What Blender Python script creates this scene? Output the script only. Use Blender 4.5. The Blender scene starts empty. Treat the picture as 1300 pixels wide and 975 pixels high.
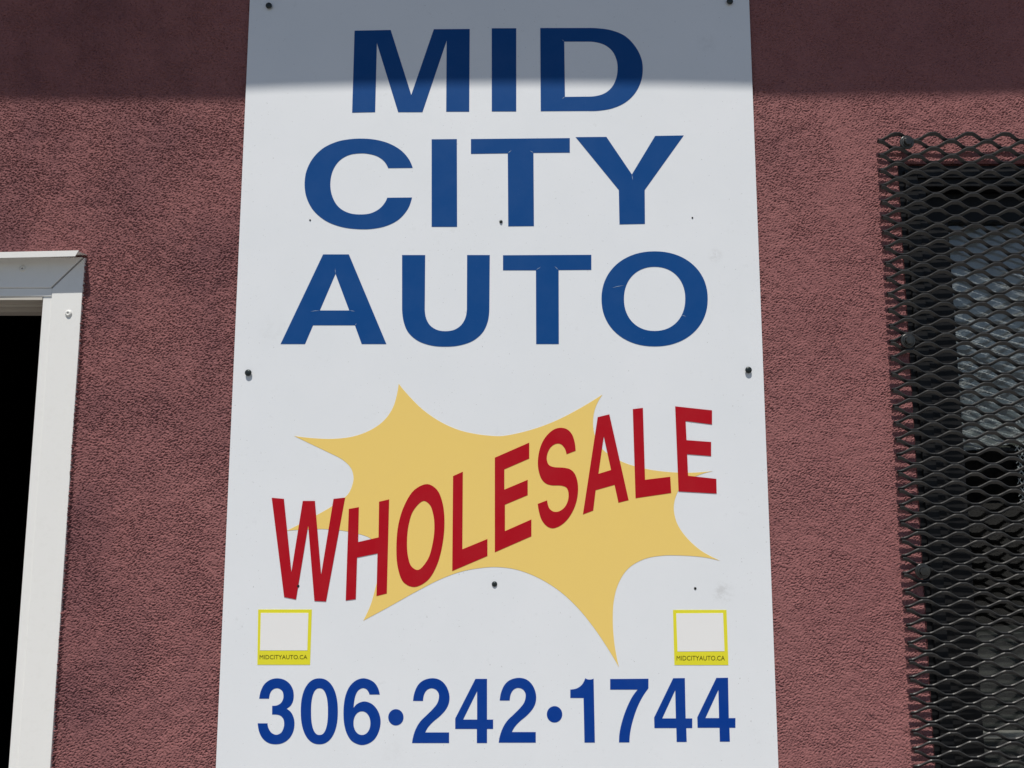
import bpy, bmesh, math, random
import numpy as np
from mathutils import Vector, Matrix
from mathutils.geometry import tessellate_polygon

R = math.radians
scene = bpy.context.scene
col = scene.collection
random.seed(7)

# ---------------------------------------------------------------- camera
CAM_D, CAM_H, PITCH, FPX = 1.77, 1.60, R(6.8), 977.0
cd = bpy.data.cameras.new('camera')
cam = bpy.data.objects.new('camera', cd)
col.objects.link(cam)
cam.location = (0, -CAM_D, CAM_H)
cam.rotation_euler = (math.pi / 2 + PITCH, 0, 0)
cd.sensor_width = 36.0
cd.sensor_fit = 'HORIZONTAL'
cd.lens = 36.0 * FPX / 1300.0
cd.clip_start = 0.02
cd.clip_end = 6000
scene.camera = cam

# ---------------------------------------------------------------- sky and sun
SUN_EL, SUN_AZ = R(63.5), R(12)          # azimuth: towards -x, measured from -y (the wall's normal)
sun_dir = Vector((-math.sin(SUN_AZ) * math.cos(SUN_EL), -math.cos(SUN_AZ) * math.cos(SUN_EL), math.sin(SUN_EL)))
TANP = sun_dir.z / -sun_dir.y           # profile slope of the sun against the wall
w = bpy.data.worlds.new('World')
scene.world = w
w.use_nodes = True
nt = w.node_tree
bg = nt.nodes['Background']
sk = nt.nodes.new('ShaderNodeTexSky')
sk.sky_type = 'NISHITA'
sk.sun_disc = False
sk.sun_elevation = SUN_EL
sk.sun_rotation = math.atan2(sun_dir.x, sun_dir.y)
sk.altitude = 480
sk.air_density = 1.0
sk.dust_density = 0.6
nt.links.new(sk.outputs['Color'], bg.inputs['Color'])
bg.inputs['Strength'].default_value = 0.071
sd = bpy.data.lights.new('sun', 'SUN')
sd.energy = 4.5
sd.angle = R(0.53)
sd.color = (1.0, 0.95, 0.87)
sun = bpy.data.objects.new('sun', sd)
col.objects.link(sun)
sun.location = (0, 0, 12)
sun.rotation_euler = sun_dir.to_track_quat('Z', 'Y').to_euler()

scene.view_settings.view_transform = 'Standard'
scene.view_settings.look = 'None'
scene.view_settings.gamma = 1.0
scene.view_settings.use_curve_mapping = False
scene.view_settings.exposure = 0.0


# ---------------------------------------------------------------- helpers
def P(px, py, y=0.0):
    """photo pixel -> point on the plane of the wall, y metres behind its face"""
    a, b = (px - 650.0) / FPX, (487.5 - py) / FPX
    dy = math.cos(PITCH) - b * math.sin(PITCH)
    dz = math.sin(PITCH) + b * math.cos(PITCH)
    t = (y + CAM_D) / dy
    return Vector((a * t, y, CAM_H + dz * t))


def tag(o, label=None, cat=None, group=None, kind=None):
    if label: o['label'] = label
    if cat: o['category'] = cat
    if group: o['group'] = group
    if kind: o['kind'] = kind
    return o


def empty(name, loc):
    o = bpy.data.objects.new(name, None)
    col.objects.link(o)
    o.location = loc
    o.empty_display_size = 0.1
    return o


def link(name, me, mat, parent=None):
    o = bpy.data.objects.new(name, me)
    col.objects.link(o)
    if mat: me.materials.append(mat)
    if parent:
        o.parent = parent
        o.matrix_parent_inverse = Matrix.Translation(-world_loc(parent))
    return o


def world_loc(o):
    v = o.location.copy()
    while o.parent:
        v = o.matrix_parent_inverse @ v
        o = o.parent
        v = v + o.location if True else v
    return v


def obj(name, bm, mat, parent=None, smooth=False, bevel=0.0):
    if bevel:
        bmesh.ops.bevel(bm, geom=bm.edges[:], offset=bevel, segments=2, profile=0.6, affect='EDGES')
    bmesh.ops.recalc_face_normals(bm, faces=bm.faces[:])
    me = bpy.data.meshes.new(name)
    bm.to_mesh(me)
    bm.free()
    if smooth:
        me.polygons.foreach_set('use_smooth', [True] * len(me.polygons))
    return link(name, me, mat, parent)


def add_box(bm, x0, x1, y0, y1, z0, z1):
    vs = [bm.verts.new(p) for p in ((x0, y0, z0), (x1, y0, z0), (x1, y1, z0), (x0, y1, z0),
                                    (x0, y0, z1), (x1, y0, z1), (x1, y1, z1), (x0, y1, z1))]
    for f in ((0, 3, 2, 1), (4, 5, 6, 7), (0, 1, 5, 4), (1, 2, 6, 5), (2, 3, 7, 6), (3, 0, 4, 7)):
        bm.faces.new([vs[i] for i in f])
    return bm


def box(x0, x1, y0, y1, z0, z1):
    return add_box(bmesh.new(), x0, x1, y0, y1, z0, z1)


def prism(pts, y0, y1, bm=None):
    """polygon in (x, z) swept from y0 to y1"""
    bm = bm or bmesh.new()
    a = [bm.verts.new((p[0], y0, p[1])) for p in pts]
    b = [bm.verts.new((p[0], y1, p[1])) for p in pts]
    bm.faces.new(a)
    bm.faces.new(b[::-1])
    n = len(pts)
    for i in range(n):
        bm.faces.new((a[i], b[i], b[(i + 1) % n], a[(i + 1) % n]))
    return bm


def lathe(prof, seg=20, bm=None, c=(0, 0, 0)):
    """profile of (radius, y) turned about the y axis at c"""
    bm = bm or bmesh.new()
    rings = []
    for r, y in prof:
        if r < 1e-6:
            rings.append([bm.verts.new((c[0], c[1] + y, c[2]))])
        else:
            rings.append([bm.verts.new((c[0] + r * math.cos(2 * math.pi * k / seg), c[1] + y,
                                        c[2] + r * math.sin(2 * math.pi * k / seg))) for k in range(seg)])
    for a, b in zip(rings, rings[1:]):
        for k in range(seg):
            k2 = (k + 1) % seg
            if len(a) == 1 and len(b) > 1: bm.faces.new((a[0], b[k], b[k2]))
            elif len(b) == 1 and len(a) > 1: bm.faces.new((a[k], b[0], a[k2]))
            elif len(a) > 1: bm.faces.new((a[k], b[k], b[k2], a[k2]))
    return bm


# ---------------------------------------------------------------- materials
def srgb(r, g, b):
    f = lambda c: (c / 255 / 12.92) if c / 255 <= 0.04045 else ((c / 255 + 0.055) / 1.055) ** 2.4
    return (f(r), f(g), f(b))


class Mat:
    def __init__(self, name, color=(0.5, 0.5, 0.5), rough=0.5, metallic=0.0, spec=0.5):
        self.m = bpy.data.materials.new(name)
        self.m.use_nodes = True
        self.nt = self.m.node_tree
        self.b = self.nt.nodes['Principled BSDF']
        self.b.inputs['Base Color'].default_value = (*color, 1)
        self.b.inputs['Roughness'].default_value = rough
        self.b.inputs['Metallic'].default_value = metallic
        self.b.inputs['Specular IOR Level'].default_value = spec
        self.co = self.nt.nodes.new('ShaderNodeTexCoord').outputs['Object']
        self.geo = self.nt.nodes.new('ShaderNodeNewGeometry').outputs['Position']

    def noise(self, scale, detail=3.0, rough=0.55, vec=None, stretch=None, dist=0.0):
        v = vec or self.geo
        if stretch:
            mp = self.nt.nodes.new('ShaderNodeMapping')
            mp.inputs['Scale'].default_value = stretch
            self.nt.links.new(v, mp.inputs['Vector'])
            v = mp.outputs['Vector']
        n = self.nt.nodes.new('ShaderNodeTexNoise')
        n.inputs['Scale'].default_value = scale
        n.inputs['Detail'].default_value = detail
        n.inputs['Roughness'].default_value = rough
        n.inputs['Distortion'].default_value = dist
        self.nt.links.new(v, n.inputs['Vector'])
        return n.outputs['Fac']

    def ramp(self, fac, a, b, c0=(0, 0, 0), c1=(1, 1, 1)):
        r = self.nt.nodes.new('ShaderNodeValToRGB')
        r.color_ramp.elements[0].position = a
        r.color_ramp.elements[1].position = b
        r.color_ramp.elements[0].color = (*c0, 1)
        r.color_ramp.elements[1].color = (*c1, 1)
        self.nt.links.new(fac, r.inputs['Fac'])
        return r.outputs['Color']

    def mix(self, fac, a, b, mode='MIX'):
        n = self.nt.nodes.new('ShaderNodeMix')
        n.data_type = 'RGBA'
        n.blend_type = mode
        for s, v in ((n.inputs[0], fac), (n.inputs[6], a), (n.inputs[7], b)):
            if isinstance(v, (int, float)): s.default_value = v
            elif isinstance(v, tuple): s.default_value = (*v, 1)
            else: self.nt.links.new(v, s)
        return n.outputs[2]

    def base(self, sock):
        self.nt.links.new(sock, self.b.inputs['Base Color'])
        return self

    def rough(self, sock, lo, hi):
        m = self.nt.nodes.new('ShaderNodeMapRange')
        m.inputs['To Min'].default_value = lo
        m.inputs['To Max'].default_value = hi
        self.nt.links.new(sock, m.inputs['Value'])
        self.nt.links.new(m.outputs['Result'], self.b.inputs['Roughness'])
        return self

    def bump(self, sock, dist, strength=1.0):
        b = self.nt.nodes.new('ShaderNodeBump')
        b.inputs['Distance'].default_value = dist
        b.inputs['Strength'].default_value = strength
        self.nt.links.new(sock, b.inputs['Height'])
        if self.b.inputs['Normal'].is_linked:
            self.nt.links.new(self.b.inputs['Normal'].links[0].from_socket, b.inputs['Normal'])
        self.nt.links.new(b.outputs['Normal'], self.b.inputs['Normal'])
        return self


M = {}
# painted stucco
s = Mat('stucco', rough=0.8, spec=0.12)
big = s.noise(2.3, 4, 0.6)
mid = s.noise(16, 4, 0.65)
fine = s.noise(330, 3, 0.7)
c = s.mix(s.ramp(big, 0.38, 0.66), (0.258, 0.109, 0.109), (0.286, 0.125, 0.123))
c = s.mix(s.ramp(mid, 0.50, 0.72), c, (0.242, 0.101, 0.103))
c = s.mix(s.ramp(fine, 0.56, 0.74), c, (0.33, 0.158, 0.158))
dark = s.noise(250, 2, 0.6)
c = s.mix(s.ramp(dark, 0.60, 0.72), c, (0.115, 0.045, 0.052))              # dark speckle scattered at random over the paint
# soot and dust weathering with ragged shapes of its own, towards the doorway
px = s.nt.nodes.new('ShaderNodeSeparateXYZ')
s.nt.links.new(s.geo, px.inputs[0])
soot = s.ramp(s.noise(3.6, 5, 0.7, stretch=(1, 1, 0.6)), 0.46, 0.70)
side = s.ramp(px.outputs['X'], 0.0, 0.9, (1, 1, 1), (0.15, 0.15, 0.15))
mr = s.nt.nodes.new('ShaderNodeMapRange')
mr.inputs['From Min'].default_value = -1.2
mr.inputs['From Max'].default_value = 1.4
s.nt.links.new(px.outputs['X'], mr.inputs['Value'])
side = s.ramp(mr.outputs['Result'], 0.1, 0.75, (0.75, 0.75, 0.75), (0.12, 0.12, 0.12))
c = s.mix(s.mix(1.0, soot, side, 'MULTIPLY'), c, (0.148, 0.066, 0.074))
ragged = s.ramp(s.noise(11, 6, 0.72, stretch=(1.2, 1, 0.7)), 0.36, 0.60)
for a_, b_, r_, q_ in ((265, 330, 0.17, 0.75), (215, 175, 0.15, 0.55), (285, 430, 0.12, 0.5), (128, 400, 0.09, 0.6), (112, 520, 0.10, 0.7), (104, 640, 0.09, 0.6),
                       (98, 760, 0.09, 0.55), (90, 900, 0.10, 0.6), (45, 170, 0.16, 0.45), (130, 250, 0.12, 0.4), (30, 60, 0.2, 0.4), (210, 560, 0.12, 0.25), (985, 190, 0.10, 0.3), (1190, 40, 0.2, 0.3)):
    vd = s.nt.nodes.new('ShaderNodeVectorMath')
    vd.operation = 'DISTANCE'
    vd.inputs[1].default_value = P(a_, b_, 0.0)
    s.nt.links.new(s.geo, vd.inputs[0])
    q_ *= 0.8 if b_ < 450 else 0.6
    fall = s.ramp(vd.outputs['Value'], r_ * 0.1, r_, (q_, q_, q_), (0, 0, 0))
    c = s.mix(s.mix(1.0, fall, ragged, 'MULTIPLY'), c, (0.118, 0.053, 0.064))
s.base(c).bump(fine, 0.0011, 0.6)
M['stucco'] = s.m
far = s.m.copy()                                                     # beyond the modelled relief: the same coat, relief as bump
far.name = 'stucco_plain'
fnt = far.node_tree
fb = fnt.nodes.new('ShaderNodeBump')
fb.inputs['Distance'].default_value = 0.004
fn = fnt.nodes.new('ShaderNodeTexNoise')
fn.inputs['Scale'].default_value = 110
fn.inputs['Detail'].default_value = 4
fg = fnt.nodes.new('ShaderNodeNewGeometry')
fnt.links.new(fg.outputs['Position'], fn.inputs['Vector'])
fnt.links.new(fn.outputs['Fac'], fb.inputs['Height'])
fnt.links.new(fb.outputs['Normal'], fnt.nodes['Principled BSDF'].inputs['Normal'])
M['stucco_plain'] = far

# white sign panel, with a few grubby marks
SMUDGES = [(P(a_, b_, -0.012).x, P(a_, b_, -0.012).z, r_, q_) for a_, b_, r_, q_ in
           ((918, 752, 0.028, 0.55), (908, 324, 0.020, 0.45), (898, 55, 0.030, 0.2), (345, 420, 0.04, 0.12), (500, 955, 0.035, 0.12))]
s = Mat('sign_white', rough=0.38)
d1 = s.noise(5, 5, 0.6)
d2 = s.noise(42, 5, 0.7)
c = s.mix(s.ramp(d1, 0.35, 0.75), (0.775, 0.80, 0.835), (0.745, 0.775, 0.81))
c = s.mix(s.ramp(d2, 0.63, 0.80), c, (0.69, 0.715, 0.745))
spk = s.noise(240, 2, 0.5)
c = s.mix(s.ramp(spk, 0.735, 0.76), c, (0.50, 0.51, 0.53))
for (ax_, az_, rr_, st_) in SMUDGES:
    vd = s.nt.nodes.new('ShaderNodeVectorMath')
    vd.operation = 'DISTANCE'
    vd.inputs[1].default_value = (ax_, -0.012, az_)
    s.nt.links.new(s.geo, vd.inputs[0])
    fall = s.ramp(vd.outputs['Value'], rr_ * 0.35, rr_, (st_, st_, st_), (0, 0, 0))
    c = s.mix(s.mix(1.0, fall, s.ramp(s.noise(70, 4, 0.7), 0.40, 0.62), 'MULTIPLY'), c, (0.52, 0.53, 0.54))
s.base(c).rough(d2, 0.32, 0.5).bump(s.noise(90, 3), 0.00012, 0.5)
M['sign'] = s.m


def vinyl(name, colr, worn):
    s = Mat(name, rough=0.45, spec=0.085)
    n = s.noise(14, 5, 0.65)
    f = s.noise(320, 2, 0.6)
    c = s.mix(s.ramp(n, 0.4, 0.72), colr, tuple(x * 1.0 + (y - x) * 0.06 for x, y in zip(colr, worn)))
    c = s.mix(s.ramp(f, 0.70, 0.80), c, tuple(x + (y - x) * 0.4 for x, y in zip(colr, worn)))
    s.base(c).rough(n, 0.42, 0.6)
    return s.m


M['blue'] = vinyl('vinyl_blue', (0.0060, 0.062, 0.232), (0.10, 0.18, 0.36))
M['phone'] = vinyl('vinyl_blue_print', (0.0030, 0.042, 0.268), (0.08, 0.16, 0.40))
M['red'] = vinyl('vinyl_red', (0.400, 0.0060, 0.0150), (0.50, 0.10, 0.10))
M['yellow'] = vinyl('vinyl_yellow', (0.835, 0.605, 0.178), (0.70, 0.50, 0.22))
M['label_yellow'] = vinyl('sticker_yellow', (0.74, 0.69, 0.035), (0.70, 0.60, 0.20))
M['label_white'] = vinyl('sticker_white', (0.80, 0.80, 0.80), (0.7, 0.7, 0.68))
M['ink'] = vinyl('sticker_ink', (0.10, 0.085, 0.012), (0.2, 0.16, 0.03))


def metal(name, colr, rough, met=0.0, wear=None):
    s = Mat(name, colr, rough, met)
    n = s.noise(60, 4, 0.65)
    if wear:
        s.base(s.mix(s.ramp(n, 0.52, 0.78), colr, wear))
    s.rough(n, rough * 0.75, min(1, rough * 1.35))
    s.bump(s.noise(420, 2), 0.00015, 0.6)
    return s.m


M['guard'] = metal('guard_black_paint', (0.022, 0.0225, 0.024), 0.38, 0.0, (0.055, 0.052, 0.049))
M['bolt'] = metal('bolt_black', (0.020, 0.021, 0.021), 0.28, 0.0, (0.05, 0.05, 0.047))
M['screw'] = metal('screw_green_black', (0.018, 0.026, 0.028), 0.35, 0.3, (0.05, 0.06, 0.06))
M['white_trim'] = metal('trim_white_metal', (0.80, 0.80, 0.785), 0.42, 0.0, (0.765, 0.765, 0.745))
M['white_screw'] = metal('screw_white', (0.70, 0.70, 0.68), 0.4, 0.0)
M['head'] = metal('door_head_shaded_white', (0.52, 0.49, 0.44), 0.55, 0.0)  # white door head, its shade and warm bounce light put into the colour
M['casing'] = metal('window_black_paint', (0.008, 0.0083, 0.0095), 0.5, 0.0, (0.014, 0.014, 0.015))
M['casing'].node_tree.nodes['Principled BSDF'].inputs['Specular IOR Level'].default_value = 0.25
M['inside'] = Mat('interior_dark', (0.012, 0.012, 0.013), 0.9).m  # near-black base: the darkness of the unlit rooms is put into the colour
M['hole'] = Mat('hole_dark', (0.008, 0.008, 0.008), 0.8).m
M['soffit'] = metal('soffit_brown_metal', (0.22, 0.19, 0.17), 0.5)
M['roof'] = metal('roof_metal', (0.30, 0.31, 0.32), 0.5)

s = Mat('asphalt', rough=0.9)
n = s.noise(0.7, 6, 0.6)
g = s.noise(90, 3, 0.7)
c = s.mix(s.ramp(n, 0.35, 0.7), (0.115, 0.108, 0.098), (0.165, 0.155, 0.140))
c = s.mix(s.ramp(g, 0.45, 0.7), c, (0.22, 0.21, 0.19))
s.base(c).bump(g, 0.006)
M['asphalt'] = s.m
s = Mat('concrete', rough=0.85)
n = s.noise(1.5, 6, 0.65)
s.base(s.mix(s.ramp(n, 0.3, 0.7), (0.30, 0.29, 0.27), (0.38, 0.37, 0.345))).bump(s.noise(120, 3), 0.002)
M['concrete'] = s.m

s = Mat('curtain_cloth', rough=0.9)
n = s.noise(40, 4)
s.base(s.mix(n, (0.44, 0.445, 0.455), (0.51, 0.51, 0.515)))
M['curtain'] = s.m

# thin window pane: mostly clear, mirror-like by Fresnel
gm = bpy.data.materials.new('window_glass')
gm.use_nodes = True
t = gm.node_tree
for nd in list(t.nodes):
    if nd.type != 'OUTPUT_MATERIAL': t.nodes.remove(nd)
tr = t.nodes.new('ShaderNodeBsdfTransparent')
tr.inputs['Color'].default_value = (0.86, 0.88, 0.88, 1)
gl = t.nodes.new('ShaderNodeBsdfGlossy')
gl.inputs['Roughness'].default_value = 0.015
lw = t.nodes.new('ShaderNodeLayerWeight')
lw.inputs['Blend'].default_value = 0.5
pw = t.nodes.new('ShaderNodeMath')
pw.operation = 'POWER'
pw.inputs[1].default_value = 4.0
t.links.new(lw.outputs['Facing'], pw.inputs[0])
fr = t.nodes.new('ShaderNodeMath')
fr.operation = 'MULTIPLY_ADD'
fr.inputs[1].default_value = 0.9
fr.inputs[2].default_value = 0.06
t.links.new(pw.outputs[0], fr.inputs[0])
mx = t.nodes.new('ShaderNodeMixShader')
t.links.new(fr.outputs[0], mx.inputs[0])
t.links.new(tr.outputs[0], mx.inputs[1])
t.links.new(gl.outputs[0], mx.inputs[2])
t.links.new(mx.outputs[0], t.nodes['Material Output'].inputs['Surface'])
M['glass'] = gm

# ---------------------------------------------------------------- ground
bm = bmesh.new()
add = [bm.verts.new(p) for p in ((-2500, -2500, 0), (2500, -2500, 0), (2500, 2500, 0), (-2500, 2500, 0))]
bm.faces.new(add)
tag(obj('ground', bm, M['asphalt']), kind='structure')
tag(obj('pavement', box(-6, 6, -1.25, -0.002, 0.004, 0.11), M['concrete'], bevel=0.012), kind='structure')

# ---------------------------------------------------------------- building: the stucco wall
building = empty('building', (0, 0, 0))
tag(building, 'maroon stucco shop front with an open doorway and a black framed window', 'building')

DOOR = (-2.02, P(54.7, 378, 0.0).x, 0.0, P(54, 376, 0.0).z)          # opening
wl = P(1140, 209, 0.0)
WIN = (wl.x, wl.x + 0.92, 0.74, wl.z)
SIGN_Y = -0.010
TH = 0.20                                                          # wall thickness
FX0, FX1, FZ0, FZ1 = -1.30, 1.30, 0.88, 2.86                        # modelled relief
BX0, BX1 = -0.55, 0.53                                              # behind the sign
WX0, WX1, WZ1 = -6.0, 6.0, 3.62


def inside(r, x, z): return r[0] < x < r[1] and r[2] < z < r[3]


STEP = 0.0014
nx, nz = int(round((FX1 - FX0) / STEP)), int(round((FZ1 - FZ0) / STEP))
rng = np.random.default_rng(11)


def band(lam, spread=0.45, stretch=(1, 1), shear=0.0):
    """random field with one dominant wavelength (metres)"""
    f = np.fft.rfft2(rng.standard_normal((nz + 1, nx + 1)))
    kz = np.fft.fftfreq(nz + 1, STEP)[:, None] * stretch[1]
    kx = np.fft.rfftfreq(nx + 1, STEP)[None, :] * stretch[0]
    th = math.radians(24)                                            # trowel strokes rise to the right
    ka, kb = kx * math.cos(th) + kz * math.sin(th), -kx * math.sin(th) + kz * math.cos(th)
    k = np.sqrt((ka * (1 + shear)) ** 2 + (kb * (1 - 0.3 * shear)) ** 2) + 1e-6
    f *= np.exp(-(np.log(k * lam) ** 2) / (2 * spread ** 2))
    h = np.fft.irfft2(f, s=(nz + 1, nx + 1))
    return h / h.std()


X = np.linspace(FX0, FX1, nx + 1)
Z = np.linspace(FZ0, FZ1, nz + 1)
XX, ZZ = np.meshgrid(X, Z)
n1 = band(0.0076, 0.55, (1, 1), 0.70)
n2 = band(0.0044, 0.40, (1, 1), 0.5)
n3 = band(0.05, 0.5)
n4 = band(0.55, 0.5)
patch = np.clip(0.5 + 0.55 * band(0.22, 0.5), 0, 1)
leftness = np.clip((0.3 - XX) / 1.0, 0, 1)
rough_ = np.clip(0.55 + 0.33 * leftness + 0.45 * (patch - 0.45), 0.25, 1.25)
soft = lambda v: np.log1p(np.exp(4 * v)) / 4
pits = soft(-n1 - 0.55) - 0.35 * soft(n1 - 1.2)                       # sharp pits in a trowelled face
H = (-0.00165 * pits + 0.00036 * np.tanh(1.2 * n1)) * (0.40 + 0.60 * rough_) + 0.00056 * n2 * (0.35 + 0.75 * rough_) + 0.00035 * n3 + 0.0009 * n4
H = np.clip(H, -0.0045, 0.0042)
te = P(104.6, 369, -0.0075).x                                       # render pushed up ragged against the door trim
H += 0.0065 * np.clip(0.45 + 0.5 * n1 + 0.4 * n2, 0, 1.3) * np.exp(-((XX - te - 0.0015) / 0.0035) ** 2) * (ZZ < P(104, 330, 0).z)
H = np.where((XX < te - 0.004) & (ZZ < P(60, 326, 0).z), np.minimum(H, 0.0) - 0.001, H)      # flat under the trim
verts = np.stack([XX, -H, ZZ], -1).reshape(-1, 3)
ii = np.arange(nz)[:, None] * (nx + 1) + np.arange(nx)[None, :]
quads = np.stack([ii, ii + 1, ii + nx + 2, ii + nx + 1], -1)
cx = (X[:-1] + X[1:])[None, :] / 2 + np.zeros((nz, 1))
cz = (Z[:-1] + Z[1:])[:, None] / 2 + np.zeros((1, nx))
keep = ~((cx > BX0) & (cx < BX1))
for r in (DOOR, WIN):
    keep &= ~((cx > r[0] - 0.002) & (cx < r[1] + 0.002) & (cz > r[2]) & (cz < r[3] + 0.002))
quads = quads[keep]
used, inv = np.unique(quads.reshape(-1), return_inverse=True)
verts, quads = verts[used], inv.reshape(-1, 4)
# plain backing and the outer parts of the wall
xs = sorted({WX0, WX1, FX0, FX1, BX0, BX1, DOOR[0], DOOR[1], WIN[0], WIN[1]})
zs = sorted({0.0, WZ1, FZ0, FZ1, DOOR[3], WIN[2], WIN[3]})
ev, eq = [], []
nb = len(verts)


def equad(*p):
    k = nb + len(ev)
    ev.extend(p)
    eq.append([k, k + 1, k + 2, k + 3])


for x0, x1 in zip(xs, xs[1:]):
    for z0, z1 in zip(zs, zs[1:]):
        mxx, mzz = (x0 + x1) / 2, (z0 + z1) / 2
        if inside(DOOR, mxx, mzz) or inside(WIN, mxx, mzz): continue
        fineq = FX0 < mxx < FX1 and FZ0 < mzz < FZ1
        y = 0.006 if fineq else 0.0
        equad((x0, y, z0), (x1, y, z0), (x1, y, z1), (x0, y, z1))
for r in (DOOR, WIN):                                               # reveals
    equad((r[0], 0, r[2]), (r[0], 0, r[3]), (r[0], TH, r[3]), (r[0], TH, r[2]))
    equad((r[1], 0, r[2]), (r[1], TH, r[2]), (r[1], TH, r[3]), (r[1], 0, r[3]))
    equad((r[0], 0, r[3]), (r[1], 0, r[3]), (r[1], TH, r[3]), (r[0], TH, r[3]))
    equad((r[0], 0, r[2]), (r[0], TH, r[2]), (r[1], TH, r[2]), (r[1], 0, r[2]))
for x, sgn in ((WX0, 1), (WX1, -1)):
    equad((x, 0, 0), (x, 5.0, 0), (x, 5.0, WZ1), (x, 0, WZ1))
equad((WX0, 5.0, 0), (WX1, 5.0, 0), (WX1, 5.0, WZ1), (WX0, 5.0, WZ1))
allv = np.concatenate([verts, np.array(ev, float)])
allq = np.concatenate([quads, np.array(eq, int)])
me = bpy.data.meshes.new('stucco_wall')
me.vertices.add(len(allv))
me.vertices.foreach_set('co', allv.astype(np.float32).ravel())
me.loops.add(len(allq) * 4)
me.loops.foreach_set('vertex_index', allq.astype(np.int32).ravel())
me.polygons.add(len(allq))
me.polygons.foreach_set('loop_start', np.arange(0, len(allq) * 4, 4, dtype=np.int32))
sm = np.zeros(len(allq), bool)
sm[:len(quads)] = True
me.polygons.foreach_set('use_smooth', sm)
me.update(calc_edges=True)
me.materials.append(M['stucco'])
me.materials.append(M['stucco_plain'])
mi = np.ones(len(allq), np.int32)
mi[:len(quads)] = 0
me.polygons.foreach_set('material_index', mi)
link('stucco_wall', me, None, building)
print('wall faces', len(allq))

# dark rooms behind the openings
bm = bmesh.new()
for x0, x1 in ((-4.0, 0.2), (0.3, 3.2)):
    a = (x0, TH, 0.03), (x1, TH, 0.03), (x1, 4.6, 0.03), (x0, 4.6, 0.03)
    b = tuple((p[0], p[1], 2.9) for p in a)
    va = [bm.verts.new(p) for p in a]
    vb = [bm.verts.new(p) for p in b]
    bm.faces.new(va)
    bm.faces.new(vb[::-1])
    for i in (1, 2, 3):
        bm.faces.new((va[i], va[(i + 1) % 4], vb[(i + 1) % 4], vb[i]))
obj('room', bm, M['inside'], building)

# eave that shades the top of the wall
e0, e1 = P(0, 126.5, 0.0), P(1300, 120.0, 0.0)
OV = 0.74


def eave_z(x):
    # the sun also travels sideways: the shadow at x comes from the edge at x - shift
    xx = x + OV * sun_dir.x / -sun_dir.y * -1
    tt = (x - e0.x) / (e1.x - e0.x)
    return e0.z + tt * (e1.z - e0.z) + OV * TANP


zl, zr = eave_z(-6.4), eave_z(6.4)
tilt = (zr - zl) / 12.8
zmid = eave_z(0)


def eave_piece(name, x0, x1, y0, y1, dz0, dz1, mat, par, bevel=0.0):
    bm = box(x0, x1, y0, y1, dz0, dz1)
    for v in bm.verts: v.co.z += zmid + tilt * v.co.x
    return obj(name, bm, mat, par, bevel=bevel)


eave = eave_piece('eave', -6.4, 6.4, -OV, 5.3, 0.16, 0.24, M['roof'], building)
eave_piece('fascia', -6.4, 6.4, -OV - 0.001, -OV + 0.022, 0.0, 0.158, M['soffit'], eave)
k = -6.4
while k < 6.39:                                                      # soffit boards
    eave_piece('soffit_panel', k + 0.002, k + 0.398, -OV + 0.024, 0.02, 0.016, 0.024, M['soffit'], eave)
    k += 0.4

# low warehouse on the far side of the lot, mirrored in the window pane
ware = empty('warehouse', (25, -46, 0))
tag(ware, 'long low brown warehouse across the lot, facing the shop', 'building')
s = Mat('warehouse_siding', rough=0.8)
s.base(s.mix(s.noise(0.8, 4), (0.075, 0.060, 0.050), (0.105, 0.088, 0.075)))


def part_of(top, name, bm, mat):
    o = obj(name, bm, mat)
    o.parent = top
    o.matrix_parent_inverse = Matrix.Translation(-Vector(top.location))
    return o


part_of(ware, 'wall', box(-5, 55, -56, -46, 0.004, 3.1), s.m)
part_of(ware, 'roof', prism([(-5.4, 3.11), (55.4, 3.11), (55.4, 3.35), (-5.4, 3.35)], -56.4, -45.6), M['roof'])
for k in range(7):
    part_of(ware, 'roller_door', box(-1 + k * 8, 3 + k * 8, -45.99, -45.90, 0.01, 2.7), M['casing'])

# ---------------------------------------------------------------- door frame
TY = -0.0075                                                          # face of the metal trim
JY = -0.003                                                          # face of the inner jamb
frame_bm = bmesh.new()
ji = P(54.7, 378, JY).x
jo = P(66, 370, JY).x
hz = P(60, 376, TY).z
add_box(frame_bm, ji, jo + 0.010, JY, 0.14, 0.11, hz + 0.004)          # right jamb
add_box(frame_bm, DOOR[0] - 0.012, DOOR[0] + 0.012, JY, 0.14, 0.11, hz + 0.004)
door = obj('door_frame', frame_bm, M['white_trim'], building, bevel=0.0012)
ti, to = P(66, 370, TY).x, P(104.6, 369, TY).x
zt = P(60, 326.5, TY).z
zb = hz
wdt = to - ti
zm = zt - (zb + 0.020)
xl = DOOR[0] - 0.09
# mitred trim: jamb and header
bm = prism([(ti, 0.11), (to, 0.11), (to, zt - 0.0005), (ti, zb + 0.0185)], TY, 0.004)
obj('jamb_trim', bm, M['white_trim'], door, bevel=0.0015)
bm = prism([(xl + 0.0, zb + 0.020), (ti - 0.004, zb + 0.020), (to - 0.005, zt), (xl, zt)], TY - 0.001, 0.004)
obj('header_trim', bm, M['white_trim'], door, bevel=0.0015)
bm = prism([(xl, zb), (ti - 0.001, zb), (ti - 0.001, zb + 0.0195), (xl, zb + 0.0195)], TY + 0.002, 0.004)
obj('header_lip', bm, M['white_trim'], door, bevel=0.0015)
bm = prism([(DOOR[0] - 0.08, 0.11), (DOOR[0] - 0.014, 0.11), (DOOR[0] - 0.014, zb - 0.001), (DOOR[0] - 0.08, zb - 0.001)], TY, 0.004)
obj('jamb_trim', bm, M['white_trim'], door, bevel=0.0015)
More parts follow.
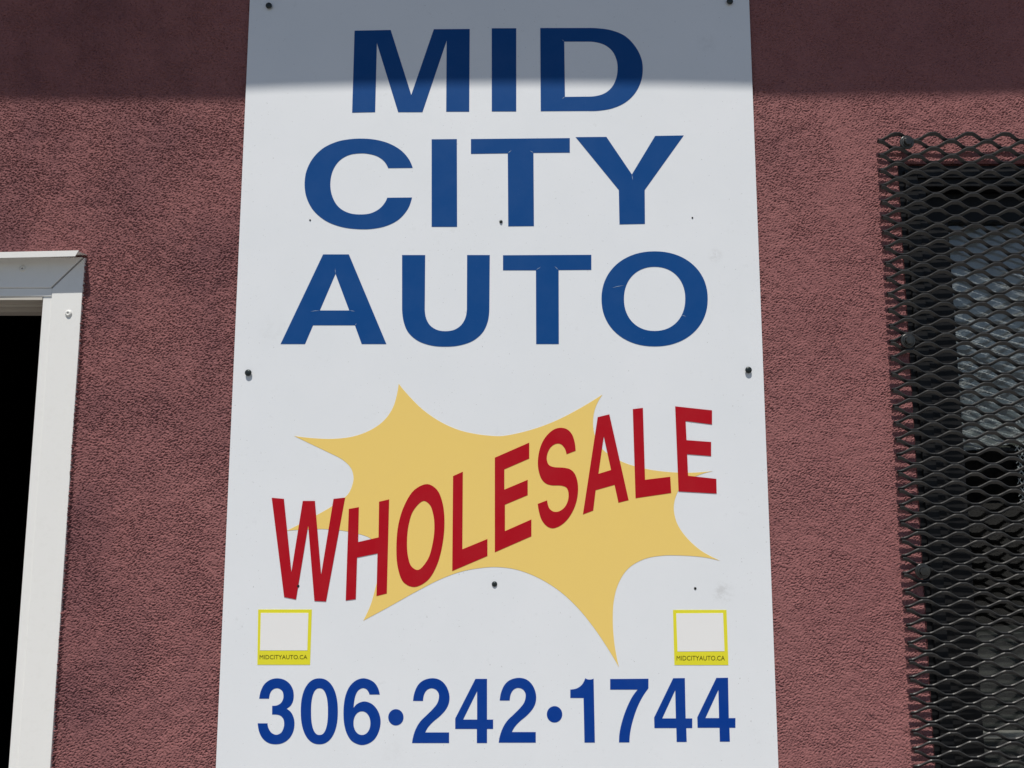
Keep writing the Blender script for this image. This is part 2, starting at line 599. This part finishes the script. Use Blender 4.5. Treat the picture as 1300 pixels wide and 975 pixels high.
# stepped head of the frame, seen from below
y0 = -0.004
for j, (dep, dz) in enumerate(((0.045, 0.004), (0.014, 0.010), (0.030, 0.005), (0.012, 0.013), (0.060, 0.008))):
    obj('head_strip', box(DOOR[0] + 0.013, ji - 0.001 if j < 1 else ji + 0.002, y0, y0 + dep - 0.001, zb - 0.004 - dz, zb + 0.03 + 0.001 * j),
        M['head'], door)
    y0 += dep
# drip cap with its turned-down lip
CY = -0.045
a, b, c_, d_ = P(100, 317.8, CY), P(95.3, 325.4, CY), P(0, 328.2, CY), P(0, 320.0, CY)
sl = (a.z - d_.z) / (a.x - d_.x)
lx = xl - 0.02
bm = prism([(lx, d_.z + sl * (lx - d_.x)), (a.x, a.z), (b.x, b.z), (lx, c_.z + sl * (lx - c_.x))], CY, CY + 0.0016)
obj('drip_cap_lip', bm, M['white_trim'], door, bevel=0.0005)
bm = bmesh.new()
top = [(lx, CY + 0.0018, a.z - 0.004 + sl * (lx - a.x)), (a.x, CY + 0.0018, a.z - 0.004), (P(110, 322, 0).x, 0.004, a.z + 0.002), (lx, 0.004, a.z + 0.002 + sl * (lx - a.x))]
va = [bm.verts.new(p) for p in top]
vb = [bm.verts.new((p[0], p[1], p[2] + 0.0016)) for p in top]
bm.faces.new(va); bm.faces.new(vb[::-1])
for i in range(4): bm.faces.new((va[i], vb[i], vb[(i + 1) % 4], va[(i + 1) % 4]))
obj('drip_cap', bm, M['white_trim'], door)


def trim_screw(px, py):
    p = P(px, py, TY)
    o = obj('trim_screw', lathe([(0, -0.0022), (0.0016, -0.0022), (0.0017, -0.0034), (0.0055, -0.0040), (0.0078, -0.0020), (0.0082, 0.001)], 20, None, p), M['white_screw'], door, True)
    obj('screw_socket', lathe([(0, -0.0024), (0.0017, -0.0024), (0.0019, -0.0020)], 10, None, p), M['hole'], o)


trim_screw(87.2, 398)
trim_screw(29, 341)

# ---------------------------------------------------------------- window
x0, x1, z0, z1 = WIN
window = empty('window', (x0, 0, z0))
window.parent = building


def ring(bmx, ax0, ax1, az0, az1, wd, ya, yb, wt=None):
    wt = wt or wd
    add_box(bmx, ax0, ax0 + wd, ya, yb, az0, az1)
    add_box(bmx, ax1 - wd, ax1, ya, yb, az0, az1)
    add_box(bmx, ax0 + wd, ax1 - wd, ya, yb, az1 - wt, az1)
    add_box(bmx, ax0 + wd, ax1 - wd, ya, yb, az0, az0 + wt)
    return bmx


def wobj(name, bm, mat, **kw):
    o = obj(name, bm, mat, None, **kw)
    o.parent = window
    o.matrix_parent_inverse = Matrix.Translation(-Vector((x0, 0, z0)))
    return o


cw = 0.064
wobj('casing', ring(bmesh.new(), x0 + 0.001, x1 - 0.001, z0 + 0.001, z1 - 0.001, cw, 0.004, 0.12, 0.052), M['casing'], bevel=0.002)
wobj('casing_bead', ring(bmesh.new(), x0 + 0.014, x1 - 0.014, z0 + 0.014, z1 - 0.014, 0.030, -0.003, 0.0035, 0.020), M['casing'], bevel=0.002)
SY = 0.045
gx = P(1199.5, 290, SY + 0.016).x
gz = P(1230, 284.5, SY + 0.016).z
sx0, sx1, sz0, sz1 = x0 + cw + 0.002, x1 - cw - 0.002, z0 + 0.054, z1 - 0.054
wobj('sash', ring(bmesh.new(), sx0, sx1, sz0, sz1, gx - sx0, SY, SY + 0.034, sz1 - gz), M['casing'], bevel=0.002)
wobj('pane', box(gx - 0.004, sx1 - (gx - sx0) + 0.004, SY + 0.0145, SY + 0.0165, sz0 + 0.03, gz + 0.004), M['glass'])

# half-drawn curtain inside, gathered in slanting folds
bm = bmesh.new()
zlow = P(1240, 566, 0.09).z
NU, NV = 130, 130
g = []
for j in range(NV + 1):
    row = []
    for i in range(NU + 1):
        u = x0 + 0.03 + (x1 - x0 - 0.06) * i / NU
        bot = zlow - 0.012 * math.sin((u - x0) * 9) + 0.05 * max(0, (u - x0 - 0.16)) * 2
        zz = bot + (z1 - 0.02 - bot) * j / NV
        ph = (zz + 0.45 * (u - x0)) * 2 * math.pi / 0.022
        yy = 0.095 + 0.0042 * math.sin(ph + 1.3 * math.sin(u * 17)) + 0.003 * math.sin(ph * 0.37)
        row.append(bm.verts.new((u, yy, zz)))
    g.append(row)
for j in range(NV):
    for i in range(NU):
        bm.faces.new((g[j][i], g[j][i + 1], g[j + 1][i + 1], g[j + 1][i]))
cu = obj('curtain', bm, M['curtain'], None, True)
tag(cu, 'grey blue gathered curtain half drawn behind the mesh covered window', 'curtain')

# a dark box and a strip of white netting standing behind the pane
s = Mat('box_card', rough=0.85)
s.base(s.mix(s.ramp(s.noise(9, 5, 0.7), 0.35, 0.7), (0.055, 0.058, 0.055), (0.10, 0.10, 0.092)))
bx = P(1222, 860, 0.10).x
bz0, bz1 = z0 + 0.07, P(1250, 806, 0.10).z
crate = empty('storage_box', (bx + 0.2, 0.14, bz0))
tag(crate, 'dark grey box with a pale stripe standing inside the mesh covered window', 'box')
for nm, bmx, mt in (('box_body', prism([(bx, bz0), (bx + 0.5, bz0), (bx + 0.5, bz1 + 0.03), (bx + 0.05, bz1), (bx, bz1 - 0.05)], 0.10, 0.18), s.m),
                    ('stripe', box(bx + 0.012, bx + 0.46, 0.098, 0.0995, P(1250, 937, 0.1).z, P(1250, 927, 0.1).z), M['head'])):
    o = obj(nm, bmx, mt, None, bevel=0.0 if nm == 'stripe' else 0.004)
    o.parent = crate
    o.matrix_parent_inverse = Matrix.Translation(-Vector(crate.location))
nx0, nz0, nz1 = P(1286, 560, 0.10).x, P(1290, 640, 0.10).z, P(1290, 512, 0.10).z
bm = bmesh.new()
for sg in (1, -1):
    for k in range(-14, 60):
        xa, za = nx0 + (k * 0.011 if sg > 0 else k * 0.011 - 0.1), nz0
        L = nz1 - nz0
        pa, pb = max(0, (nx0 - xa) / sg if sg > 0 else 0), L
        pts = []
        for q in range(0, 41):
            tq = L * q / 40
            xx_ = xa + sg * tq * 0.7 + (0.2 if sg < 0 else 0)
            if nx0 <= xx_ <= nx0 + 0.25: pts.append((xx_, nz0 + tq))
        if len(pts) > 2:
            (xa, za), (xb, zb_) = pts[0], pts[-1]
            yk = 0.096 + 0.001 * sg
            vs = [bm.verts.new(p) for p in ((xa - 0.0014, yk, za), (xa + 0.0014, yk, za), (xb + 0.0014, yk, zb_), (xb - 0.0014, yk, zb_))]
            bm.faces.new(vs)
nt_ = obj('netting', bm, M['label_white'])
tag(nt_, 'strip of white open netting hanging inside the window beside the curtain', 'netting')

# ---------------------------------------------------------------- window guard of expanded metal
GY = -0.0175
gl0, gt = P(1114.5, 182, GY).x, P(1200, 171, GY).z
SWD = 0.0374
LWD = 0.0866
gr1, gb1 = x1 + 0.045, z0 - 0.05
guard = empty('window_guard', (gl0, GY, gb1))
tag(guard, 'black expanded metal mesh guard bolted over the window', 'window guard')


def gobj(name, bm, mat, par=None, **kw):
    o = obj(name, bm, mat, None, **kw)
    o.parent = par or guard
    if par is None:
        o.matrix_parent_inverse = Matrix.Translation(-Vector(guard.location))
    return o


BOND = 0.30                                                          # share of half a pitch that is bond
AMP = SWD / 4 - 0.0024


def tri(u):
    """flat at the bonds, straight between: u in half pitches"""
    u = u % 2.0
    s_ = 1.0 if u < 1 else -1.0
    v = u % 1.0
    b = BOND
    if v < b / 2: q = 1.0
    elif v > 1 - b / 2: q = -1.0
    else:
        q = (v - b / 2) / (1 - b)
        q = 1 - 2 * (0.6 * (q * q * (3 - 2 * q)) + 0.4 * q)
    return q * s_


bm = bmesh.new()
nrow = int((gt - gb1) / (SWD / 2))
ns = 12
hp = LWD / 2
WA, TA = 0.0092, 0.0030                                              # strand width and thickness
rg = random.Random(3)
for i in range(nrow):
    zc = gt - 0.007 - i * SWD / 2
    sg = 1 if i % 2 else -1
    n = int((gr1 - gl0) / hp * ns)
    prev = None
    jz, jy = rg.gauss(0, 0.0004), rg.gauss(0, 0.0005)
    for k in range(n + 1):
        x = gl0 + k * hp / ns
        u = k / ns
        q = tri(u)
        z = zc + sg * AMP * q + 0.0007 * math.sin(x * 13 + i * 0.7) + jz
        slope = (tri(u + 0.02) - tri(u - 0.02)) / 0.04 * sg
        # strands lean: the cut face turns over between one bond and the next
        lean = R(42) 
        ca, sa = math.cos(lean), math.sin(lean)
        off = -0.0030 * sg * q + jy + 0.0015 * math.sin(x * 5 + i * 0.31)                                      # front of the sheet at upper bonds
        ring_ = []
        for du, dv in ((-WA / 2 + 0.0008, TA / 2), (WA / 2 - 0.0005, TA / 2), (WA / 2, TA / 2 - 0.0005), (WA / 2, -TA / 2), (-WA / 2, -TA / 2), (-WA / 2, TA / 2 - 0.0008)):
            yy = GY + off + du * sa - dv * ca
            zz = z - du * ca * 1.0 - dv * sa
            ring_.append(bm.verts.new((x, yy, zz)))
        if prev:
            for a in range(6):
                bm.faces.new((prev[a], prev[(a + 1) % 6], ring_[(a + 1) % 6], ring_[a]))
        else:
            bm.faces.new(ring_)
        prev = ring_
    bm.faces.new(prev[::-1])
gobj('mesh_sheet', bm, M['guard'])


def guard_bolt(px, py, turn):
    p = P(px, py, GY - 0.0075)
    wsh = gobj('washer', lathe([(0.0065, 0.002), (0.0068, -0.0016), (0.0150, -0.0013), (0.0168, -0.0004), (0.0172, 0.0012), (0.0165, 0.0022)], 28, None, p), M['bolt'], smooth=True)
    bm = bmesh.new()
    hexr = [(0.0098, -0.0018), (0.0098, -0.0072), (0.0086, -0.0084), (0, -0.0088)]
    lathe([(0.0122, -0.0014), (0.0120, -0.0026), (0.0098, -0.0034)], 24, bm, p)
    lathe(hexr, 6, bm, p)
    lathe([(0.005, 0.0), (0.005, 0.030), (0, 0.034)], 10, bm, p)
    o = gobj('bolt', bm, M['bolt'])
    return o


guard_bolt(1151.5, 180.5, 0)
guard_bolt(1153, 432.5, 0.3)
guard_bolt(1171.5, 725, 0.6)

# ---------------------------------------------------------------- sign board
sl0, sl1 = P(317.2, 0, SIGN_Y), P(274.0, 975, SIGN_Y)
sr0, sr1 = P(951.0, 0, SIGN_Y), P(988.3, 975, SIGN_Y)
z_top, z_bot = P(640, -11, SIGN_Y).z, P(640, -11, SIGN_Y).z - 1.83


def edge(a, b, z): return a.x + (b.x - a.x) * (z - a.z) / (b.z - a.z)


SXL, SXR = (sl0.x + sl1.x) / 2, (sr0.x + sr1.x) / 2
NC = 26
BUL = 0.0045
cols = [SXL - 0.03 + (SXR - SXL + 0.06) * k / NC for k in range(NC + 1)]


def bulge_s(x):
    t = (x - (SXL + SXR) / 2) / ((SXR - SXL) / 2)
    return SIGN_Y - BUL * max(-0.15, 1 - t * t)


def bulge(x):
    k = min(NC - 1, max(0, int((x - cols[0]) / (cols[1] - cols[0]))))
    t = (x - cols[k]) / (cols[1] - cols[0])
    return bulge_s(cols[k]) * (1 - t) + bulge_s(cols[k + 1]) * t


def PS(px, py):
    """photo pixel -> point on the face of the sign"""
    y = SIGN_Y
    for _ in range(4):
        p = P(px, py, y)
        y = bulge(p.x)
    return P(px, py, y)


board = empty('sign_board', ((SXL + SXR) / 2, SIGN_Y, z_bot))
tag(board, 'tall white sign board with blue lettering and a yellow starburst screwed to stucco', 'sign')


def sobj(name, bm, mat, par=None, **kw):
    o = obj(name, bm, mat, None, **kw)
    o.parent = par or board
    if par is None:
        o.matrix_parent_inverse = Matrix.Translation(-Vector(board.location))
    return o


def conform(bm, lift, depth, recut=True):
    """cut a flat figure at the panel's columns, lay it on the bowed face and give it thickness"""
    if recut:
        xs_ = [v.co.x for v in bm.verts]
        for cxx in cols:
            if min(xs_) < cxx < max(xs_):
                bmesh.ops.bisect_plane(bm, geom=bm.verts[:] + bm.edges[:] + bm.faces[:], plane_co=(cxx, 0, 0), plane_no=(1, 0, 0), dist=1e-6)
    for v in bm.verts: v.co.y = bulge(v.co.x) - lift
    be = [e for e in bm.edges if len(e.link_faces) == 1]
    r = bmesh.ops.extrude_edge_only(bm, edges=be)
    for g_ in r['geom']:
        if isinstance(g_, bmesh.types.BMVert): g_.co.y += depth
    return bm


def figure(loops, lift, depth):
    """loops of (x, z) points: the first is the outline, the rest are holes"""
    vl = [[Vector((p[0], p[1], 0)) for p in lp] for lp in loops]
    tris = tessellate_polygon(vl)
    flat = [p for lp in vl for p in lp]
    bm = bmesh.new()
    vs = [bm.verts.new((p.x, 0, p.y)) for p in flat]
    for t_ in tris:
        try: bm.faces.new([vs[i] for i in t_])
        except ValueError: pass
    return conform(bm, lift, depth)


# panel
bm = bmesh.new()
a = [(edge(sl0, sl1, z_bot), z_bot), (edge(sr0, sr1, z_bot), z_bot), (edge(sr0, sr1, z_top), z_top), (edge(sl0, sl1, z_top), z_top)]
sobj('panel', figure([a], 0.0, 0.0035), M['sign'])


# outlines traced in photo pixels: (x, y) is a smooth node, (x, y, 1) a corner
def outline(nodes, o, smooth=True):
    n = len(nodes)
    pts = []
    ang = lambda q: len(q) > 2
    for i in range(n):
        p1, p2 = nodes[i], nodes[(i + 1) % n]
        A_, B_ = Vector(p1[:2]), Vector(p2[:2])
        if ang(p1) and ang(p2):
            pts.append(A_)
            continue
        p0 = A_ if ang(p1) else Vector(nodes[i - 1][:2])
        p3 = B_ if ang(p2) else Vector(nodes[(i + 2) % n][:2])
        if ang(p1):   # natural start
            p0 = A_ * 2 - B_ + ((p3 - B_) - (B_ - A_)) * 0.5 if p3 != B_ else A_ * 2 - B_
        if ang(p2):
            q = Vector(nodes[i - 1][:2]) if not ang(p1) else A_
            p3 = B_ * 2 - A_ - ((B_ - A_) - (A_ - q)) * -0.5 if q != A_ else B_ * 2 - A_
        d = lambda u, v: max(1e-4, (u - v).length ** 0.5)
        t0, t1 = 0, d(p0, A_)
        t2 = t1 + d(A_, B_)
        t3 = t2 + d(B_, p3)
        for k in range(5):
            tt = t1 + (t2 - t1) * k / 5
            a1 = p0 * ((t1 - tt) / (t1 - t0)) + A_ * ((tt - t0) / (t1 - t0))
            a2 = A_ * ((t2 - tt) / (t2 - t1)) + B_ * ((tt - t1) / (t2 - t1))
            a3 = B_ * ((t3 - tt) / (t3 - t2)) + p3 * ((tt - t2) / (t3 - t2))
            b1 = a1 * ((t2 - tt) / (t2 - t0)) + a2 * ((tt - t0) / (t2 - t0))
            b2 = a2 * ((t3 - tt) / (t3 - t1)) + a3 * ((tt - t1) / (t3 - t1))
            pts.append(b1 * ((t2 - tt) / (t2 - t1)) + b2 * ((tt - t1) / (t2 - t1)))
    res = []
    for p in pts:
        w_ = PS(o[0] + p.x / o[2], o[1] + p.y / o[2])
        res.append((w_.x, w_.z))
    return res


def C(*p): return [(x, y, 1) for x, y in p]


def oval(cx_, cy_, rx, ry, n=2.0, seg=44):
    out = []
    for k in range(seg):
        t_ = 2 * math.pi * k / seg
        c0, s0 = math.cos(t_), math.sin(t_)
        out.append((cx_ + rx * math.copysign(abs(c0) ** (2 / n), c0), cy_ + ry * math.copysign(abs(s0) ** (2 / n), s0), 1))
    return out


def letter(name, o, loops, mat, lift=0.0005, depth=0.0004):
    return sobj(name, figure([outline(l, o) for l in loops], lift, depth), mat)


oA, oB = (300, 0, 3.25), (620, 0, 3.25)
oC, oD = (300, 300, 3.611), (620, 300, 3.611)
blue, red, phone = M['blue'], M['red'], M['phone']
letter('letter_m', oA, [C((488, 127), (637, 124), (722, 392), (815, 121), (963, 120), (961, 461), (866, 461), (868, 168), (768, 463), (668, 463), (580, 178), (573, 463), (478, 465))], blue)
letter('letter_i', oA, [C((1054, 117), (1155, 117), (1155, 460), (1054, 460))], blue)
letter('letter_d', oB, [C((214, 116), (400, 116)) + [(450, 117), (510, 126), (565, 150), (608, 195), (632, 245), (637, 290), (630, 335), (605, 385), (565, 423), (512, 447), (455, 457)] + C((410, 458), (216, 459)),
                        C((313, 172), (400, 172)) + [(440, 174), (480, 186), (512, 212), (530, 252), (533, 288), (527, 325), (508, 362), (478, 386), (440, 397)] + C((400, 399), (316, 400))], blue)
letter('letter_c', oA, [[(627, 694, 1), (612, 668), (585, 647), (550, 636), (515, 633), (465, 640), (425, 664), (398, 705), (388, 760), (397, 813), (423, 855), (465, 879), (513, 885), (555, 880), (590, 862), (612, 838), (623, 816, 1),
                         (725, 815, 1), (708, 862), (670, 906), (620, 932), (565, 944), (513, 946), (440, 938), (370, 912), (318, 868), (290, 815), (282, 765), (289, 708), (315, 655), (358, 612), (415, 585), (465, 575), (512, 572), (570, 576), (630, 592), (680, 621), (712, 657), (728, 693, 1)]], blue)
letter('letter_i', oA, [C((806, 575), (910, 574), (911, 936), (806, 936))], blue)
letter('letter_t', oB, [C((-72, 574), (336, 570), (336, 630), (186, 631), (188, 933), (82, 934), (80, 633), (-72, 635))], blue)
letter('letter_y', oB, [C((360, 566), (487, 565), (592, 720), (688, 561), (806, 559), (645, 784), (646, 924), (541, 926), (538, 784))], blue)
letter('letter_a', oC, [C((398, 83), (516, 83), (688, 494), (575, 494), (544, 408), (352, 408), (315, 494), (203, 494)), C((455, 172), (518, 340), (383, 340))], blue)
letter('letter_u', oC, [C((760, 86), (866, 86), (864, 335)) + [(870, 375), (888, 408), (920, 429), (958, 435), (998, 429), (1030, 408), (1050, 375)] + C((1057, 335), (1058, 86), (1162, 86), (1160, 335)) +
                        [(1153, 390), (1130, 440), (1085, 479), (1020, 501), (958, 506), (895, 501), (832, 479), (788, 440), (767, 390)] + C((760, 335),)], blue)
letter('letter_t', oD, [C((67, 87), (472, 85), (472, 154), (322, 155), (323, 494), (219, 494), (218, 156), (67, 156))], blue)
letter('letter_o', oD, [oval(762, 287, 243.5, 218, 2.12, 72), oval(762, 287, 140.5, 147, 2.15, 60)], blue)

# starburst under the slanting word
E_, F_ = (330, 480, 3.047), (620, 480, 2.5645)


def conv(pts, o, to_):
    return [((o[0] + p[0] / o[2] - to_[0]) * to_[2], (o[1] + p[1] / o[2] - to_[1]) * to_[2]) + tuple(p[2:]) for p in pts]


star = [(537, 22, 1), (570, 62), (630, 122), (700, 170), (770, 201), (840, 217), (905, 224)]
star += conv([(50, 188), (130, 171), (210, 143), (290, 103), (371, 54, 1), (350, 92), (341, 135), (346, 185), (372, 232), (430, 270), (505, 294), (590, 306), (660, 308), (730, 303, 1),
              (695, 312), (650, 332), (621, 362), (606, 400), (604, 432), (614, 472), (640, 513), (690, 560), (753, 594, 1), (700, 583), (640, 578), (565, 578), (505, 590), (455, 620), (425, 665),
              (409, 720), (405, 790), (411, 870), (425, 941, 1), (392, 885), (343, 812), (290, 747), (230, 692), (160, 649), (90, 623), (25, 615)], F_, E_)
star += [(850, 735), (780, 748), (700, 777), (600, 828), (500, 884), (400, 938, 1), (428, 878), (446, 815), (462, 750), (470, 690), (455, 645), (425, 618), (380, 602), (320, 590), (250, 584), (180, 585), (105, 590, 1),
         (190, 546), (280, 495), (340, 450), (358, 412), (362, 382), (352, 348), (320, 316), (260, 285), (195, 254), (133, 224, 1), (200, 232), (280, 235), (360, 226), (430, 200), (482, 162), (515, 113), (529, 68)]
letter('starburst', E_, [star], M['yellow'], 0.0005, 0.0004)

RL = dict(lift=0.0010, depth=0.0005)
letter('letter_w', E_, [C((46, 463), (93, 467), (122, 750), (166, 475), (213, 475), (237, 760), (285, 467), (330, 462), (256, 864), (211, 862), (187, 570), (140, 856), (94, 847))], red, **RL)
letter('letter_h', E_, [C((344, 506), (383, 499), (380, 634), (459, 616), (461, 478), (500, 469), (491, 833), (451, 843), (455, 678), (376, 694), (371, 855), (332, 860))], red, **RL)
letter('letter_o', E_, [[(648, 410), (685, 432), (707, 485), (714, 560), (706, 645), (684, 725), (648, 783), (597, 808), (556, 790), (534, 735), (528, 655), (536, 565), (560, 490), (598, 432)],
                        [(633, 475), (657, 490), (671, 530), (675, 582), (668, 640), (650, 700), (612, 742), (586, 728), (573, 690), (569, 635), (575, 570), (594, 512)]], red, **RL)
letter('letter_l', E_, [C((747, 379), (785, 362), (783, 662), (880, 622), (880, 688), (744, 746))], red, **RL)
letter('letter_e', F_, [C((21, 259), (133, 210), (133, 262), (52, 297), (52, 363), (128, 331), (128, 381), (54, 412), (54, 498), (140, 460), (140, 515), (21, 567))], red, **RL)
oS = (670, 530, 6.5)
letter('letter_s', oS, [[(395, 275, 1), (388, 210), (365, 140), (325, 98), (275, 85), (220, 97), (165, 140), (120, 205), (92, 290), (83, 380), (92, 450), (115, 510), (150, 545), (195, 559), (280, 563), (320, 580), (336, 625), (330, 690), (300, 745), (255, 775), (215, 777), (182, 755), (166, 720), (160, 683, 1),
                         (82, 713, 1), (92, 775), (115, 845), (155, 895), (200, 914), (255, 900), (315, 855), (365, 785), (400, 700), (415, 600), (408, 520), (385, 460), (350, 428), (300, 415), (210, 408), (173, 390), (157, 345), (165, 290), (195, 240), (240, 216), (275, 222), (305, 255), (320, 303, 1)]], red, **RL)
letter('letter_a', oS, [C((577, -3), (673, -26), (832, 682), (748, 703), (716, 556), (560, 600), (540, 768), (455, 800)), C((627, 155), (687, 433), (583, 465))], red, **RL)
letter('letter_l', F_, [C((470, 101), (503, 97), (510, 331), (592, 321), (595, 374), (479, 391))], red, **RL)
letter('letter_e', F_, [C((608, 92), (728, 105), (728, 151), (642, 140), (645, 202), (725, 208), (725, 254), (647, 248), (650, 318), (742, 328), (743, 376), (619, 369))], red, **RL)

# telephone number
o3, o2, o1 = (320, 850, 7.647), (480, 850, 6.19), (680, 850, 5.0)
letter('digit_three', o3, [[(70, 282, 1), (85, 210), (120, 142), (175, 100), (240, 85), (310, 98), (365, 138), (397, 195), (405, 250), (398, 305), (375, 350), (335, 380, 1), (376, 412), (405, 470), (412, 530), (400, 602), (360, 670), (300, 712), (230, 725), (160, 712), (105, 670), (70, 605), (55, 522, 1),
                            (150, 522, 1), (160, 570), (190, 615), (235, 633), (280, 615), (305, 570), (312, 520), (302, 475), (275, 447), (240, 437), (195, 436, 1), (196, 352, 1), (240, 348), (280, 325), (302, 285), (305, 250), (295, 210), (270, 188), (240, 181), (205, 192), (178, 225), (165, 282, 1)]], phone)
letter('digit_zero', o3, [oval(653, 405, 180, 320, 2.25, 60), oval(655, 408, 82, 227, 2.4, 48)], phone)
letter('digit_six', o3, [[(1240, 242, 1), (1225, 185), (1190, 130), (1140, 98), (1075, 85), (1010, 105), (950, 160), (910, 245), (892, 340), (888, 430), (895, 530), (920, 620), (965, 690), (1020, 722), (1070, 732), (1130, 718), (1185, 680), (1225, 615), (1247, 530), (1243, 460), (1215, 390), (1165, 335), (1100, 310), (1050, 318), (1012, 340), (985, 372, 1),
                          (992, 310), (1005, 250), (1032, 202), (1075, 180), (1110, 190), (1130, 215), (1140, 242, 1)], oval(1067, 520, 82, 115, 2.1, 40)], phone)
letter('dot', o2, [oval(140, 375, 60, 64)], phone)
two = [(275, 246, 1), (285, 185), (315, 120), (360, 83), (430, 68), (490, 84), (535, 130), (560, 200), (557, 260), (535, 310), (490, 362), (430, 413), (392, 455), (370, 494, 1), (558, 494, 1), (558, 577, 1), (267, 577, 1), (275, 530), (295, 470), (330, 410), (385, 355), (430, 310), (465, 265), (478, 220), (475, 185), (455, 158), (418, 147), (385, 160), (362, 195), (353, 246, 1)]
letter('digit_two', o2, [two], phone)
letter('digit_four', o2, [C((765, 73), (856, 73), (856, 393), (904, 393), (904, 466), (856, 466), (856, 577), (776, 577), (776, 466), (606, 466), (606, 385)), C((778, 170), (778, 393), (668, 393))], phone)
letter('digit_two', o2, [[(p[0] + 681, p[1] - 3) + tuple(p[2:]) for p in two]], phone)
letter('dot', o1, [oval(120, 284, 49, 52)], phone)
letter('digit_one', o1, [[(315, 55, 1), (330, 62), (350, 63), (368, 58, 1), (376, 463, 1), (310, 463, 1), (304, 180, 1), (220, 180, 1), (220, 127, 1), (260, 120), (290, 100), (306, 77)]], phone)
letter('digit_seven', o1, [[(473, 60, 1), (716, 58, 1), (716, 118, 1), (680, 170), (645, 240), (615, 330), (600, 400), (595, 462, 1), (529, 462, 1), (533, 400), (550, 325), (580, 240), (615, 170), (648, 127, 1), (473, 127, 1)]], phone)
for sh in (0, 1):
    f4 = [(873, 55), (947, 54), (952, 310), (994, 310), (994, 371), (956, 371), (959, 459), (895, 459), (893, 371), (754, 371), (752, 305)]
    h4 = [(886, 130), (890, 310), (803, 310)]
    letter('digit_four', o1, [C(*[(x + 274 * sh, y - 2 * sh) for x, y in f4]), C(*[(x + 274 * sh, y - 2 * sh) for x, y in h4])], phone)


# stickers: yellow frame, white field, web address
def sticker(o, quad, white, tx0, tx1, ty0, ty1):
    lab = letter('sticker', o, [C(*quad)], M['label_yellow'], 0.0006, 0.0005)
    wf = letter('white_field', o, [C(*white)], M['label_white'], 0.0010, 0.0004)
    tc = bpy.data.curves.new('web_address', 'FONT')
    tc.body = 'MIDCITYAUTO.CA'
    tc.resolution_u = 3
    to_ = bpy.data.objects.new('web_address', tc)
    col.objects.link(to_)
    dg = bpy.context.evaluated_depsgraph_get()
    me_ = bpy.data.meshes.new_from_object(to_.evaluated_get(dg))
    bpy.data.objects.remove(to_)
    bm = bmesh.new()
    bm.from_mesh(me_)
    bpy.data.meshes.remove(me_)
    xs_ = [v.co.x for v in bm.verts]; ys_ = [v.co.y for v in bm.verts]
    mnx, mxx_, mny, mxy = min(xs_), max(xs_), min(ys_), max(ys_)
    for v in bm.verts:
        u_, t_ = (v.co.x - mnx) / (mxx_ - mnx), (v.co.y - mny) / (mxy - mny)
        w_ = PS(o[0] + (tx0 + (tx1 - tx0) * u_) / o[2], o[1] + (ty1 + (ty0 - ty1) * t_) / o[2])
        v.co = (w_.x, 0, w_.z)
    conform(bm, 0.0009, 0.0002, recut=False)
    tx = sobj('web_address', bm, M['ink'])
    for c_o in (wf, tx):                                              # sub-parts of the sticker
        c_o.parent = lab
        c_o.matrix_parent_inverse = Matrix.Identity(4)
    return lab


s1 = sticker((320, 765, 11.476), [(90, 100), (872, 100), (846, 905), (78, 905)], [(130, 150), (822, 150), (806, 695), (118, 695)], 112, 806, 762, 823)
s2 = sticker((850, 720, 6.964), [(30, 378), (503, 378), (520, 865), (43, 865)], [(58, 408), (472, 405), (485, 742), (70, 745)], 62, 488, 783, 824)
s1['label'] = 'small yellow and white sticker under the red letter W'
s2['label'] = 'small yellow and white sticker under the starburst tip, above the final digits'


# screws and old fixing holes
def screw(px, py, r=0.0078, stand=0.006):
    p = PS(px, py)
    p = Vector((p.x, p.y, p.z))
    o = sobj('screw', lathe([(0, -stand - 0.0015), (r * 0.55, -stand - 0.0014), (r * 0.92, -stand), (r, -stand + 0.002), (r * 0.6, -0.0012), (r * 0.6, 0.001)], 18, None, p), M['screw'], smooth=True)
    return o


for px_, py_ in ((342, 8.5), (926, 3), (315.8, 473.5), (949.6, 470)):
    screw(px_, py_)
for px_, py_, r_ in ((636, 281.5, 0.0040), (627.8, 741.5, 0.0062)):
    screw(px_, py_, r_, 0.002)
for px_, py_, r_ in ((393.7, 279.5, 0.0022), (879, 276.5, 0.0022), (378.5, 744, 0.0032), (882.6, 747, 0.0030)):
    p = PS(px_, py_)
    sobj('screw_hole', lathe([(0, -0.0012), (r_ * 0.8, -0.0012), (r_, -0.0004), (r_, 0.0)], 12, None, p), M['hole'])


# knife overcuts and scratches in the blue vinyl
M['scratch'] = Mat('scratch_pale', (0.30, 0.38, 0.50), 0.6).m


def scratch(o, x_a, y_a, x_b, y_b, wd=1.0):
    dx, dy = x_b - x_a, y_b - y_a
    L_ = math.hypot(dx, dy)
    nx_, ny_ = -dy / L_ * wd, dx / L_ * wd
    mx_, my_ = (x_a + x_b) / 2, (y_a + y_b) / 2 - L_ * 0.02
    letter('scratch', o, [C((x_a, y_a), (mx_ + nx_, my_ + ny_), (x_b, y_b), (mx_ - nx_, my_ - ny_))], M['scratch'], 0.0007, 0.0002)


for q in ((565, 237, 622, 225), (884, 362, 908, 368), (218, 156, 240, 140), (322, 155, 303, 138)): scratch(oD, *q)
for q in ((455, 172, 453, 148), (383, 340, 340, 345), (518, 340, 545, 345), (544, 408, 552, 400)): scratch(oC, *q)
for q in ((80, 633, 96, 620), (186, 631, 172, 622), (592, 720, 596, 745), (316, 400, 304, 408), (313, 172, 304, 164)): scratch(oB, *q)
